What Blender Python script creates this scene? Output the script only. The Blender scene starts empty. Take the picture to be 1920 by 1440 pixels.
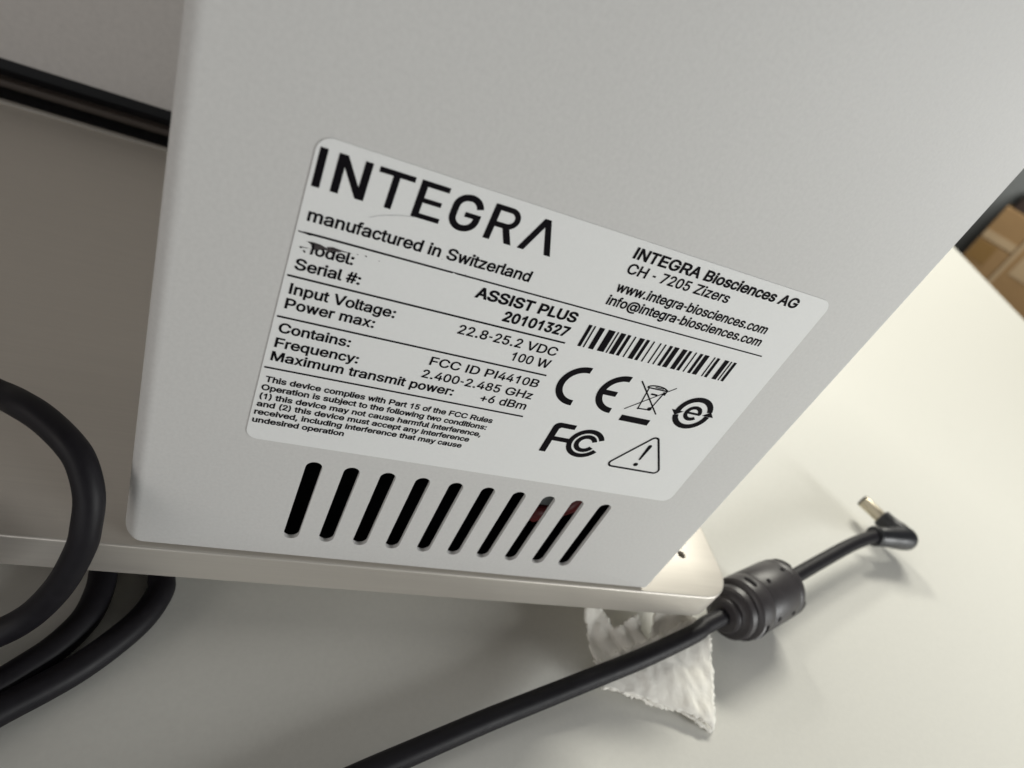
import bpy, bmesh, math, random
import numpy as np
from mathutils import Vector, Matrix, noise
from mathutils.geometry import delaunay_2d_cdt

S = 0.01                      # every length below is in centimetres; S turns it into metres
SC = bpy.context.scene
COL = SC.collection
random.seed(7)

# ------------------------------------------------------------------ camera
cam = bpy.data.cameras.new("camera")
cam.sensor_width = 36.0
cam.lens = 36.0 * 1266.04 / 1920.0
cam.clip_start, cam.clip_end = 0.005, 60.0
cam.dof.use_dof = True
cam.dof.focus_distance = 11.6 * S
cam.dof.aperture_fstop = 21.0
camo = bpy.data.objects.new("camera", cam)
COL.objects.link(camo)
camo.location = (-0.46142 * S, -8.34441 * S, 4.64085 * S)
camo.rotation_euler = (0.91210419, -0.40250747, -0.18552013)
SC.camera = camo
SC.view_settings.view_transform = 'Standard'
SC.view_settings.look = 'None'
SC.view_settings.exposure = 0.0
SC.view_settings.gamma = 1.0

# ------------------------------------------------------------------ room light and added fills
w = bpy.data.worlds.new("World"); SC.world = w; w.use_nodes = True
w.node_tree.nodes['Background'].inputs[0].default_value = (1.0, 0.965, 0.92, 1)
w.node_tree.nodes['Background'].inputs[1].default_value = 0.055

def area(name, loc, target, size, size_y, energy, color):
    l = bpy.data.lights.new(name, 'AREA'); l.shape = 'RECTANGLE'
    l.size, l.size_y, l.energy, l.color = size * S, size_y * S, energy, color
    o = bpy.data.objects.new(name, l); COL.objects.link(o)
    o.location = Vector(loc) * S
    o.rotation_euler = (Vector(target) - Vector(loc)).to_track_quat('-Z', 'Y').to_euler()
    return o
area('ceiling_light', (-28, 128, 72), (20, 2, -8), 60, 14, 17.5, (1.0, .975, .87))
area('ceiling_light', (75, 105, 80), (14, 2, -8), 60, 16, 17, (1.0, .975, .87))
area('carton_fill_light', (340, 190, 130), (378, 290, -50), 90, 60, 57, (1.0, .96, .88))  # added fill that brightens the cartons beyond the table
area('front_fill_light', (-64, -112, 0), (0, 4, -2), 110, 12, 2.9, (.985, .99, 1.0))  # added soft fill from the front; no actual window stands here
area('left_fill_light', (-90, -40, 30), (-8, 10, -5), 50, 30, 1.9, (1.0, .93, .87))  # added fill to lift the housing and base plate at the left
area('side_light', (58, -36, 8), (8, 0, 5), 24, 14, 2.45, (.985, 1.0, .985))  # added lamp, set near the right so the cover brightens that way

# outlines of the printed characters by character code: advance, then one list of x, y pairs per contour
GLYPHS = {
    35: (395, [[217,0,293,509,338,509,264,0],
        [9,140,17,192,359,192,351,140],
        [57,0,132,509,178,509,103,0],
        [36,316,44,368,385,368,378,316]]),
    40: (237, [[77,207,80,264,88,324,99,384,114,441,133,494,153,539,205,539,184,485,166,428,151,370,140,313,133,258,131,207,133,161,139,115,149,67,163,16,181,-38,205,-96,153,-96,120,-21,96,55,82,131]]),
    41: (237, [[32,-96,55,-37,75,18,88,69,98,116,104,162,106,207,103,258,97,313,86,370,71,428,54,485,32,539,84,539,105,494,123,441,138,384,150,323,157,264,159,207,154,130,140,53,116,-22,84,-96]]),
    43: (415, [[181,34,181,364,234,364,234,34],
        [56,172,56,226,358,226,358,172]]),
    44: (198, [[43,-119,73,71,142,71,89,-119]]),
    45: (237, [[176,244,176,188,60,188,60,244]]),
    46: (198, [[100,-4,83,-1,68,9,58,24,55,41,58,59,68,73,83,83,100,87,118,83,133,73,143,59,146,41,143,24,133,9,118,-1]]),
    48: (395, [[198,-7,167,-3,138,7,113,24,92,48,74,77,60,113,46,178,42,254,46,330,60,395,74,431,92,461,113,484,139,502,167,512,198,516,228,512,257,502,282,484,303,461,321,431,335,395,349,330,353,254,349,178,335,113,321,77,303,48,282,24,257,7,229,-3],
        [198,50,228,56,253,74,273,103,288,144,296,194,300,254,296,314,288,365,273,405,253,435,228,453,198,460,167,453,142,435,122,405,107,365,99,314,95,254,99,194,107,144,122,103,142,74,167,56]]),
    49: (395, [[249,509,249,0,194,0,194,398,140,350,85,325,85,386,157,435,209,509]]),
    50: (395, [[56,0,56,47,204,229,246,282,261,305,271,327,277,348,279,371,276,397,269,419,256,436,238,449,218,457,195,460,171,457,150,447,133,433,121,413,113,390,111,362,58,362,62,405,75,442,97,473,125,496,159,511,196,516,234,511,267,497,294,474,315,445,328,411,332,372,330,345,324,318,311,290,293,259,233,180,133,60,133,57,339,57,339,0]]),
    51: (395, [[190,-7,151,-3,116,10,85,30,61,57,45,91,38,132,95,132,100,107,110,87,126,71,144,59,167,52,191,50,216,53,240,61,259,74,275,93,283,116,287,145,284,172,276,196,261,217,240,234,211,244,175,248,137,248,137,299,251,448,251,452,61,452,61,509,324,509,324,461,184,278,184,289,230,288,269,276,300,253,324,222,337,186,343,145,337,103,323,66,300,36,269,12,232,-2]]),
    52: (395, [[35,105,35,158,215,509,271,509,95,166,95,163,360,163,360,105],
        [246,0,246,121,246,146,246,318,299,318,299,0]]),
    53: (395, [[193,-7,155,-2,122,11,94,32,72,60,58,93,52,130,106,130,111,108,120,89,134,73,151,60,171,52,193,50,218,53,241,64,260,82,274,104,283,131,286,162,283,193,274,221,259,244,240,262,216,273,190,277,167,275,146,268,126,258,112,246,58,253,84,509,319,509,319,452,132,452,117,301,119,301,135,315,155,325,177,331,200,334,229,330,256,321,280,306,301,285,317,260,330,231,338,199,341,163,336,117,322,76,299,41,269,15,234,-1]]),
    54: (395, [[197,-7,159,-1,124,15,95,40,73,74,60,115,56,162,59,199,70,239,89,285,119,340,220,509,281,509,132,261,126,261,134,275,144,288,156,299,171,307,187,312,205,314,242,309,276,295,302,271,323,240,335,201,339,157,335,112,321,73,299,39,270,14,236,-2],
        [197,48,221,52,243,63,261,79,274,101,283,128,285,157,283,187,274,213,261,235,243,251,221,262,197,265,173,262,152,252,133,235,120,214,112,188,109,158,112,128,120,102,133,79,152,63,173,52]]),
    55: (395, [[85,0,282,448,282,452,54,452,54,509,341,509,341,449,144,0]]),
    56: (395, [[197,-7,155,-2,119,11,88,33,65,62,50,96,45,135,48,166,57,195,71,220,88,241,109,256,133,265,133,267,104,282,81,308,66,342,61,380,65,417,78,450,99,477,127,498,160,511,197,516,235,511,267,498,294,477,315,450,329,417,333,380,328,342,313,308,290,282,262,267,262,265,285,256,306,241,324,220,337,195,346,166,350,135,344,96,330,62,307,33,276,11,240,-2],
        [197,49,225,52,249,60,268,74,282,91,290,113,294,139,290,165,281,189,266,208,247,223,223,232,197,235,171,232,147,223,128,208,113,189,104,165,100,139,104,113,112,91,126,74,146,60,170,52],
        [197,290,220,292,239,300,256,313,268,330,276,351,278,376,276,399,269,420,256,437,240,449,220,457,197,460,174,457,154,449,139,437,126,420,119,399,116,376,119,351,126,330,139,313,155,300,175,292]]),
    58: (198, [[100,-4,83,-1,68,9,58,24,55,41,58,59,68,73,83,83,100,87,118,83,133,73,143,59,146,41,143,24,133,9,118,-1],
        [100,271,83,274,68,284,58,299,55,316,58,334,68,349,83,359,100,362,118,359,133,349,143,334,146,316,143,299,133,284,118,274]]),
    64: (721, [[379,-135,303,-130,236,-114,178,-88,130,-53,93,-8,65,46,48,109,43,179,49,248,65,309,93,363,131,408,178,444,235,470,300,486,372,492,443,486,504,469,557,442,600,407,634,366,658,319,673,268,677,215,673,142,667,107,656,76,639,49,618,28,588,15,552,11,508,17,488,24,470,36,458,50,451,68,448,68,435,48,414,30,385,17,348,13,304,18,268,35,239,62,218,96,205,137,201,182,206,226,221,265,243,297,274,322,310,338,352,343,384,340,411,331,431,319,444,306,447,306,447,335,506,335,506,110,508,91,517,74,532,63,553,59,576,63,594,76,606,97,614,127,619,166,620,215,616,259,605,301,585,339,558,373,523,402,480,424,429,438,370,442,311,438,258,424,212,402,175,372,144,334,123,289,109,236,105,178,109,119,123,66,144,21,176,-17,214,-46,262,-68,318,-81,381,-85,440,-80,489,-69,522,-59,538,-107,495,-120,438,-131],
        [351,65,383,68,408,78,427,95,440,118,447,148,450,185,447,221,438,249,426,269,406,282,382,289,353,292,325,288,302,277,283,260,269,239,260,213,258,185,260,154,268,125,279,101,298,81,321,69]]),
    65: (474, [[16,0,198,509,272,509,457,0,390,0,283,302,261,372,229,478,242,478,210,371,189,302,84,0],
        [109,142,109,199,365,199,365,142]]),
    66: (474, [[62,0,62,509,250,509,300,504,342,491,373,469,396,442,409,410,414,374,410,344,402,320,388,301,370,286,349,275,327,267,327,262,352,257,377,245,400,227,418,203,430,173,434,136,429,100,416,67,392,39,357,18,313,4,257,0],
        [130,57,255,57,292,60,321,67,343,80,363,105,369,137,366,161,355,184,340,203,318,218,290,228,258,231,130,231],
        [130,285,247,285,275,288,299,296,320,309,336,326,346,348,349,372,343,403,325,429,294,446,249,452,130,452]]),
    67: (513, [[269,-7,226,-3,187,7,151,25,120,49,93,79,70,115,53,157,44,203,40,254,44,305,53,352,70,393,93,429,120,459,151,484,187,501,226,512,269,516,307,513,342,504,375,490,404,471,429,447,451,418,466,385,476,348,410,348,403,373,391,395,377,413,359,428,339,440,317,449,294,454,269,456,224,450,185,432,151,403,126,364,110,314,104,254,110,194,126,145,152,105,185,76,224,59,269,53,294,55,317,60,339,69,359,81,377,96,391,114,403,136,410,160,476,160,466,124,451,91,430,62,404,38,375,19,343,5,307,-4]]),
    68: (513, [[224,0,98,0,98,57,220,57,278,63,325,81,362,110,387,149,403,198,408,255,403,312,387,361,362,399,327,428,281,446,226,452,95,452,95,509,230,509,279,505,322,495,361,478,393,455,421,426,442,391,459,351,468,306,472,255,468,205,459,159,442,119,420,83,392,54,359,31,319,14,274,3],
        [128,509,128,0,61,0,61,509]]),
    69: (474, [[68,0,68,509,421,509,421,452,141,452,141,286,402,286,402,229,141,229,141,57,424,57,424,0]]),
    70: (434, [[64,0,64,509,391,509,391,452,132,452,132,278,366,278,366,221,132,221,132,0]]),
    71: (553, [[286,-7,239,-3,197,7,158,25,125,49,97,79,73,116,56,157,46,203,43,254,46,305,56,352,73,393,97,429,124,459,158,484,196,501,237,512,282,516,323,513,361,504,398,489,428,469,456,445,477,416,494,384,504,349,434,349,424,372,411,393,396,411,378,427,358,439,335,448,309,454,282,456,236,450,195,432,159,404,133,364,116,314,109,254,116,194,133,145,161,105,196,76,238,59,286,53,328,57,367,71,398,93,421,123,436,160,441,202,461,199,301,199,301,256,508,256,508,200,505,160,495,124,479,91,445,50,401,19,347,0]]),
    72: (513, [[60,0,60,509,124,509,124,289,389,289,389,509,453,509,453,0,389,0,389,232,124,232,124,0]]),
    73: (198, [[66,509,132,509,132,0,66,0]]),
    76: (395, [[60,0,60,509,126,509,126,57,363,57,363,0]]),
    77: (592, [[57,0,57,509,143,509,261,187,270,159,282,123,293,84,303,49,289,49,300,83,311,121,322,158,332,187,449,509,535,509,535,0,475,0,475,291,475,327,476,369,477,413,478,457,483,457,469,409,454,363,440,322,430,291,322,0,270,0,160,291,150,321,137,361,122,408,106,457,112,457,113,416,114,372,115,328,115,291,115,0]]),
    78: (513, [[59,0,59,509,133,509,336,183,356,151,381,107,406,55,397,54,393,108,391,157,391,195,391,509,454,509,454,0,380,0,198,290,174,331,145,381,106,452,117,454,120,384,122,328,123,291,123,0]]),
    79: (553, [[277,-7,233,-3,193,7,156,25,123,49,95,79,73,115,55,157,46,203,41,254,46,305,55,352,73,393,95,429,123,459,156,484,193,501,233,512,277,516,320,512,361,501,398,484,430,459,458,429,481,393,498,352,508,305,511,254,508,203,498,157,481,115,458,79,430,49,398,25,361,7,320,-3],
        [277,53,321,59,362,76,397,105,423,144,441,194,446,254,441,314,423,365,397,404,362,433,321,450,277,456,231,450,191,433,157,404,130,364,113,314,107,254,113,194,130,144,157,105,191,76,231,59]]),
    80: (474, [[64,0,64,509,250,509,308,503,354,487,390,462,415,430,430,391,436,348,430,304,415,265,390,233,354,207,308,191,250,186,116,186,116,242,248,242,286,246,316,256,339,272,355,294,364,319,366,348,364,376,355,402,339,423,316,439,285,449,247,452,133,452,133,0]]),
    82: (513, [[69,0,69,509,270,509,331,504,380,489,419,465,446,433,463,395,467,352,463,309,446,271,419,240,380,217,330,203,270,198,110,198,110,255,267,255,307,258,340,267,364,281,382,300,391,324,394,352,391,380,382,405,364,425,340,440,307,449,266,452,143,452,143,0],
        [403,0,263,229,346,229,489,0]]),
    83: (474, [[237,-9,182,-4,136,9,96,31,68,60,49,96,40,137,110,137,117,110,130,88,151,71,176,59,206,52,237,49,272,52,303,60,330,74,349,92,362,114,367,139,363,161,352,179,335,193,314,205,260,222,195,239,136,260,91,289,71,313,59,341,55,372,61,413,80,448,108,476,146,498,191,511,241,516,292,511,335,498,372,476,400,449,418,415,425,378,357,378,352,402,339,421,320,437,283,453,239,459,206,456,177,448,154,435,137,418,125,398,122,376,126,352,139,334,157,319,179,308,225,293,280,279,331,264,356,252,381,238,402,220,419,198,429,171,433,139,427,99,409,64,382,34,342,11,295,-4]]),
    84: (434, [[31,452,31,509,403,509,403,452,248,452,248,0,187,0,187,452]]),
    85: (513, [[257,-8,201,-2,153,15,113,43,84,80,65,124,60,173,60,509,123,509,123,178,127,144,140,113,159,87,186,68,218,56,257,52,296,56,328,68,354,87,374,113,386,144,390,178,390,509,453,509,453,173,447,124,430,80,400,43,360,15,313,-2]]),
    86: (474, [[201,0,16,509,83,509,190,206,212,137,245,31,232,31,264,138,286,206,390,509,457,509,274,0]]),
    87: (671, [[152,0,16,509,80,509,159,196,171,145,183,94,193,40,185,40,196,94,206,145,219,196,299,509,372,509,452,196,463,145,475,94,486,40,477,40,488,94,499,145,511,196,590,509,655,509,518,0,445,0,360,323,343,391,329,475,342,475,328,395,311,323,225,0]]),
    90: (434, [[42,0,42,46,271,385,303,431,338,476,345,454,282,452,221,452,40,452,40,509,393,509,393,462,167,129,133,81,96,33,89,54,151,57,212,57,395,57,395,0]]),
    97: (395, [[162,-9,128,-5,95,5,69,22,49,45,36,73,30,108,35,138,44,161,59,179,79,193,102,203,127,211,181,220,238,227,256,230,269,235,277,243,280,255,280,257,277,279,271,297,260,311,244,322,223,329,199,331,174,329,151,322,134,313,120,301,109,288,102,274,42,291,58,322,80,346,106,364,135,375,166,382,197,384,243,379,267,372,290,360,311,343,327,320,338,290,342,251,342,0,281,0,281,52,276,52,256,25,240,12,218,1,193,-6],
        [173,45,205,49,232,59,252,74,267,93,276,115,280,138,280,190,263,182,235,176,203,171,178,168,136,159,119,150,105,139,96,124,93,105,95,87,104,72,116,61,132,52,151,47]]),
    98: (395, [[213,-8,184,-5,160,4,143,17,129,31,110,59,104,59,104,0,49,0,49,509,106,509,106,319,110,319,128,346,142,360,159,373,184,381,213,384,255,378,292,361,321,332,345,293,359,245,363,189,359,133,345,84,322,45,292,16,255,-2],
        [205,47,236,51,260,66,280,88,294,117,303,151,306,189,303,227,294,261,280,290,261,311,236,325,205,330,175,325,150,312,130,291,116,263,108,229,105,189,108,150,116,115,130,86,151,65,175,51]]),
    99: (355, [[186,-8,143,-2,105,16,74,46,50,85,36,133,31,187,36,243,50,291,74,330,105,360,143,378,186,384,210,383,233,377,255,368,274,356,291,341,305,322,317,301,325,277,272,262,260,289,242,311,217,325,186,330,155,325,130,310,111,287,97,258,89,224,86,187,89,151,97,117,111,89,130,66,155,51,186,46,218,52,243,66,262,89,273,117,326,102,318,78,306,56,292,37,275,21,256,9,234,-1,211,-6]]),
    100: (395, [[182,-8,141,-2,103,16,74,45,51,84,36,133,32,189,36,245,51,293,74,332,104,361,141,378,183,384,212,381,236,373,253,360,267,346,285,319,290,319,290,509,347,509,347,0,292,0,292,59,286,59,267,31,253,17,235,4,211,-5],
        [191,47,220,51,245,65,265,86,279,115,288,150,291,189,288,229,279,263,265,291,245,312,221,325,191,330,160,325,135,311,116,290,101,261,92,227,89,189,92,151,102,117,116,88,135,66,160,51]]),
    101: (395, [[207,-8,157,-2,114,16,80,46,55,85,39,132,33,187,38,242,54,290,79,329,112,359,154,378,200,384,231,382,260,374,287,361,312,341,333,315,349,282,360,242,363,194,363,169,73,169,73,221,330,221,303,202,300,237,291,269,277,294,257,314,232,326,200,330,169,326,143,313,122,294,107,270,97,241,94,211,94,178,98,139,108,106,125,80,148,61,175,50,207,46,229,48,248,53,265,61,279,73,290,88,299,105,357,91,345,63,328,39,304,19,277,4,243,-5]]),
    102: (198, [[177,379,177,327,5,327,5,379],
        [63,0,63,432,65,461,75,486,88,505,105,519,125,527,145,530,173,527,189,521,177,468,167,472,152,474,133,470,120,460,113,443,110,419,110,0]]),
    103: (395, [[192,-151,156,-148,125,-140,98,-127,76,-110,59,-91,47,-69,94,-41,113,-66,126,-78,143,-88,165,-95,192,-97,231,-92,262,-75,277,-58,286,-34,289,-6,289,68,284,68,267,41,253,28,234,16,211,8,181,5,141,10,105,27,74,53,51,90,36,136,32,191,36,246,51,293,74,332,104,361,141,378,182,384,212,382,235,373,254,360,268,346,286,319,291,319,291,379,346,379,346,-9,341,-54,325,-90,301,-117,270,-136,233,-147],
        [191,59,220,63,245,75,265,95,279,121,287,154,290,193,287,231,279,264,265,291,245,312,220,325,191,330,160,325,135,312,115,290,101,262,92,229,89,193,92,155,101,123,115,96,135,76,160,63]]),
    104: (395, [[110,227,110,0,51,0,51,509,110,509,110,287,98,287,119,332,146,362,180,379,219,384,254,380,284,369,309,349,329,321,340,285,344,240,344,0,285,0,285,235,279,275,263,304,237,323,202,329,177,326,155,317,136,303,121,283,113,257]]),
    105: (158, [[48,0,48,379,109,379,109,0],
        [79,443,62,446,49,455,39,468,36,483,39,499,49,512,62,521,79,524,95,521,109,512,118,499,121,483,118,468,109,455,95,446]]),
    106: (158, [[48,379,109,379,109,-30,106,-63,97,-90,81,-113,60,-129,32,-139,-1,-143,-15,-143,-15,-87,-3,-87,20,-83,35,-72,45,-54,48,-29],
        [78,443,62,446,48,455,39,468,36,483,39,499,48,512,62,521,78,524,95,521,109,512,118,499,121,483,118,468,109,455,95,446]]),
    108: (158, [[123,-2,85,3,58,20,42,47,37,84,37,509,98,509,98,99,99,77,104,62,114,54,130,52,144,53,154,54,165,3,146,-1]]),
    109: (592, [[51,0,51,379,109,379,109,295,105,295,114,323,128,346,147,363,167,376,189,384,212,386,249,380,278,361,300,331,311,295,303,295,312,321,327,343,346,361,370,375,395,383,424,386,454,383,482,372,506,354,525,328,537,296,540,255,540,0,481,0,481,254,478,279,471,298,459,313,434,326,407,330,383,328,363,320,347,307,335,290,328,270,325,247,325,0,266,0,266,260,261,288,245,311,222,326,193,330,173,328,153,320,136,307,122,289,114,266,111,238,111,0]]),
    110: (395, [[110,227,110,0,51,0,51,379,108,379,108,287,98,287,119,332,146,362,180,379,219,384,254,380,284,369,309,349,329,321,340,285,344,240,344,0,285,0,285,235,279,275,263,304,237,323,202,329,177,326,155,317,136,303,121,283,113,257]]),
    111: (395, [[197,-8,151,-2,111,16,78,46,53,85,38,133,32,187,38,243,53,291,78,330,111,360,151,378,197,384,244,378,285,360,317,330,342,291,358,243,363,187,358,133,342,85,317,46,285,16,244,-2],
        [197,46,230,51,257,66,278,89,292,117,301,151,304,187,301,224,292,258,278,287,257,310,230,325,197,330,165,325,138,310,118,287,103,258,94,224,91,187,94,151,103,117,118,89,138,66,165,51]]),
    112: (395, [[49,-143,49,379,104,379,104,319,110,319,128,346,142,360,159,373,184,381,213,384,255,378,292,361,321,332,345,293,359,245,363,189,359,133,345,84,322,45,292,16,255,-2,213,-8,184,-5,161,4,143,17,129,31,110,59,106,59,106,-143],
        [205,47,236,51,260,66,280,88,294,117,303,151,306,189,303,227,294,261,280,290,261,311,236,325,205,330,175,325,150,312,130,291,116,263,108,229,105,189,108,150,116,115,130,86,151,65,175,51]]),
    113: (395, [[347,-143,290,-143,290,59,285,59,267,31,253,17,235,4,211,-5,182,-8,141,-2,103,16,74,45,51,84,36,133,32,189,36,245,51,293,74,332,104,361,141,378,183,384,212,381,236,373,253,360,267,346,286,319,292,319,292,379,347,379],
        [191,47,220,51,245,65,265,86,279,115,288,150,291,189,288,229,279,263,265,291,245,312,221,325,191,330,160,325,135,311,116,290,101,261,92,227,89,189,92,151,102,117,116,88,135,66,160,51]]),
    114: (237, [[48,0,48,379,102,379,102,321,105,321,119,347,139,367,165,380,195,385,209,384,222,384,222,322,210,324,189,326,166,323,145,315,128,301,115,284,107,262,104,237,104,0]]),
    115: (355, [[177,-8,141,-5,109,3,82,18,60,38,44,63,35,94,91,107,102,79,121,60,146,49,176,45,211,50,237,62,255,81,261,103,258,121,247,136,231,147,206,155,145,170,101,186,70,208,52,237,46,274,50,305,63,332,85,354,112,370,145,381,182,384,217,381,247,372,272,358,291,339,306,316,315,290,261,277,251,298,237,316,213,328,182,333,152,329,127,317,111,299,106,277,109,258,121,243,140,232,167,223,223,209,268,194,298,171,316,142,322,107,317,75,304,47,282,24,253,6,217,-5]]),
    116: (198, [[177,379,177,327,5,327,5,379],
        [57,471,110,471,110,98,111,76,118,61,131,53,148,50,161,51,176,54,185,2,167,-3,146,-4,120,-1,98,7,80,21,67,41,59,64,57,93]]),
    117: (395, [[175,-5,141,-1,111,11,86,31,66,59,55,95,51,139,51,379,110,379,110,144,115,105,132,75,158,56,193,50,218,53,240,62,258,77,273,97,282,122,285,153,285,379,344,379,344,0,287,0,287,92,296,92,276,47,248,17,214,0]]),
    118: (355, [[149,0,16,379,77,379,151,155,171,87,188,21,168,21,185,87,205,155,279,379,339,379,206,0]]),
    119: (513, [[125,0,21,379,79,379,120,214,139,137,158,41,149,41,168,135,186,214,228,379,286,379,328,214,346,136,364,41,354,41,374,135,393,214,434,379,493,379,388,0,333,0,289,172,276,225,263,280,251,338,263,338,251,280,238,225,224,172,180,0]]),
    120: (355, [[20,0,160,218,160,171,27,379,94,379,138,306,168,253,194,206,164,206,189,253,218,306,264,379,330,379,196,169,196,214,336,0,269,0,217,85,187,136,162,182,192,182,167,136,139,85,85,0]]),
    121: (355, [[43,-139,56,-86,65,-87,80,-90,95,-89,108,-84,119,-74,129,-58,138,-36,149,-1,16,379,77,379,151,155,171,87,188,21,168,21,184,87,205,155,279,379,339,379,186,-58,174,-85,162,-107,145,-124,127,-136,107,-143,83,-145,59,-143]]),
    122: (355, [[39,0,39,46,237,320,237,323,45,323,45,379,311,379,311,331,118,60,118,56,317,56,317,0]]),
    32: (198, []),
}

# ------------------------------------------------------------------ materials
def mat(name, color, rough=0.5, metal=0.0, spec=0.5, bump=None, mottle=None, coat=0.0, sheen=0.0):
    m = bpy.data.materials.new(name); m.use_nodes = True
    nt = m.node_tree; b = nt.nodes['Principled BSDF']
    b.inputs['Base Color'].default_value = (*color, 1)
    b.inputs['Roughness'].default_value = rough
    b.inputs['Metallic'].default_value = metal
    b.inputs['Specular IOR Level'].default_value = spec
    b.inputs['Coat Weight'].default_value = coat
    tc = nt.nodes.new('ShaderNodeTexCoord')
    def mapped(scale):
        mp = nt.nodes.new('ShaderNodeMapping'); nt.links.new(tc.outputs['Object'], mp.inputs[0])
        mp.inputs['Scale'].default_value = scale if isinstance(scale, tuple) else (scale,) * 3
        return mp.outputs[0]
    if mottle:                          # (scale, amount, detail): patchy tone and gloss of the stuff itself
        n = nt.nodes.new('ShaderNodeTexNoise'); n.inputs['Scale'].default_value = 1; n.inputs['Detail'].default_value = mottle[2]
        nt.links.new(mapped(mottle[0]), n.inputs['Vector'])
        mx = nt.nodes.new('ShaderNodeMix'); mx.data_type = 'RGBA'
        k = mottle[1]
        mx.inputs[6].default_value = (*[c * (1 - k) for c in color], 1)
        mx.inputs[7].default_value = (*[min(1, c * (1 + k)) for c in color], 1)
        nt.links.new(n.outputs[0], mx.inputs[0]); nt.links.new(mx.outputs[2], b.inputs['Base Color'])
        mr = nt.nodes.new('ShaderNodeMapRange'); mr.inputs[3].default_value = rough * .85; mr.inputs[4].default_value = rough * 1.15
        nt.links.new(n.outputs[0], mr.inputs[0]); nt.links.new(mr.outputs[0], b.inputs['Roughness'])
    if bump:                            # (scale, strength, distance in cm)
        n = nt.nodes.new('ShaderNodeTexNoise'); n.inputs['Scale'].default_value = 1; n.inputs['Detail'].default_value = 3
        nt.links.new(mapped(bump[0]), n.inputs['Vector'])
        bp = nt.nodes.new('ShaderNodeBump'); bp.inputs['Strength'].default_value = bump[1]; bp.inputs['Distance'].default_value = bump[2] * S
        nt.links.new(n.outputs[0], bp.inputs['Height']); nt.links.new(bp.outputs[0], b.inputs['Normal'])
    return m

M = {}
M['paint'] = mat('silver_grey_powder_coat', (.635, .632, .620), .55, .0, .4, bump=(2200, .35, .005), mottle=(1500, .08, 4))
M['housing'] = mat('grey_housing_paint', (.66, .64, .615), .6, .0, .4, bump=(1200, .3, .005), mottle=(500, .10, 4))
M['alu'] = mat('anodised_aluminium', (.68, .645, .59), .46, .68, .5, bump=((60, 3000, 3000), .15, .002), mottle=((40, 2200, 2200), .06, 3))
M['label'] = mat('white_label_film', (.82, .83, .825), .42, 0, .45, bump=(130, .10, .02), mottle=(1600, .02, 2))
M['ink'] = mat('black_print', (.006, .005, .007), .6, 0, .06)
M['smear'] = mat('smudged_ink', (.045, .038, .040), .6, 0, .3, mottle=(2500, .7, 4))
M['scratch'] = mat('fine_scratch', (.42, .42, .43), .6)
M['rubber'] = mat('black_cable_sheath', (.011, .010, .013), .5, 0, .22, bump=(900, .2, .006), mottle=(500, .3, 3))
M['bead'] = mat('dark_grey_plastic', (.036, .032, .035), .45, 0, .5, bump=(1500, .2, .004), mottle=(600, .12, 3))
M['black'] = mat('black_plastic', (.012, .012, .014), .5, 0, .5)
M['plug'] = mat('satin_black_plastic', (.014, .015, .019), .38, 0, .5, mottle=(500, .2, 2))
M['brass'] = mat('nickel_plated_brass', (.52, .47, .37), .38, 1.0, .5, mottle=((300, 300, 900), .12, 3))
M['dark_metal'] = mat('dark_metal', (.10, .09, .085), .4, .6)
M['rail'] = mat('dark_rail', (.075, .060, .050), .6, .1)
M['table'] = mat('white_laminate', (.74, .735, .69), .38, 0, .45, bump=(500, .06, .006), mottle=(900, .045, 6))
M['paper'] = mat('crepe_paper', (.92, .90, .835), .95, 0, .1, bump=(500, .7, .04), mottle=(260, .04, 6))
M['card'] = mat('brown_cardboard', (.30, .195, .095), .85, 0, .2, mottle=(14, .10, 4))
M['tape'] = mat('tan_parcel_tape', (.24, .145, .05), .4, 0, .5, mottle=(9, .08, 3))
M['cardlight'] = mat('pale_cardboard', (.42, .32, .20), .85, 0, .2, mottle=(12, .10, 4))
M['cab'] = mat('slate_cabinet', (.16, .175, .18), .6, 0, .4, mottle=(6, .12, 3))
M['bin'] = mat('dark_bin_plastic', (.035, .025, .022), .6, 0, .3, mottle=(8, .2, 3))
M['floor'] = mat('grey_floor', (.16, .14, .12), .5, 0, .4, mottle=(2, .15, 4))
M['lip'] = mat('dull_metal_lip', (.34, .32, .29), .5, .5)
M['board'] = mat('grey_circuit_board', (.10, .11, .11), .5, 0, .5, mottle=(300, .3, 3))
M['red'] = mat('red_wire_sheath', (.17, .03, .03), .4, 0, .5)

# ------------------------------------------------------------------ helpers
def link(name, me, m=None, parent=None, **props):
    if m is not None and not me.materials:
        me.materials.append(M[m] if isinstance(m, str) else m)
    o = bpy.data.objects.new(name, me); COL.objects.link(o)
    if parent is not None: o.parent = parent
    for k, v in props.items(): o[k] = v
    return o

def mesh(name, verts, faces, m, parent=None, smooth=False, **props):
    me = bpy.data.meshes.new(name)
    me.from_pydata([(v[0] * S, v[1] * S, v[2] * S) for v in verts], [], faces)
    me.validate(); me.update()
    bm = bmesh.new(); bm.from_mesh(me); bmesh.ops.recalc_face_normals(bm, faces=bm.faces); bm.to_mesh(me); bm.free()
    if smooth:
        me.polygons.foreach_set('use_smooth', [True] * len(me.polygons))
    return link(name, me, m, parent, **props)

def empty(name, loc=(0, 0, 0), **props):
    o = bpy.data.objects.new(name, None); COL.objects.link(o)
    o.empty_display_size = .01
    for k, v in props.items(): o[k] = v
    return o

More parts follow.
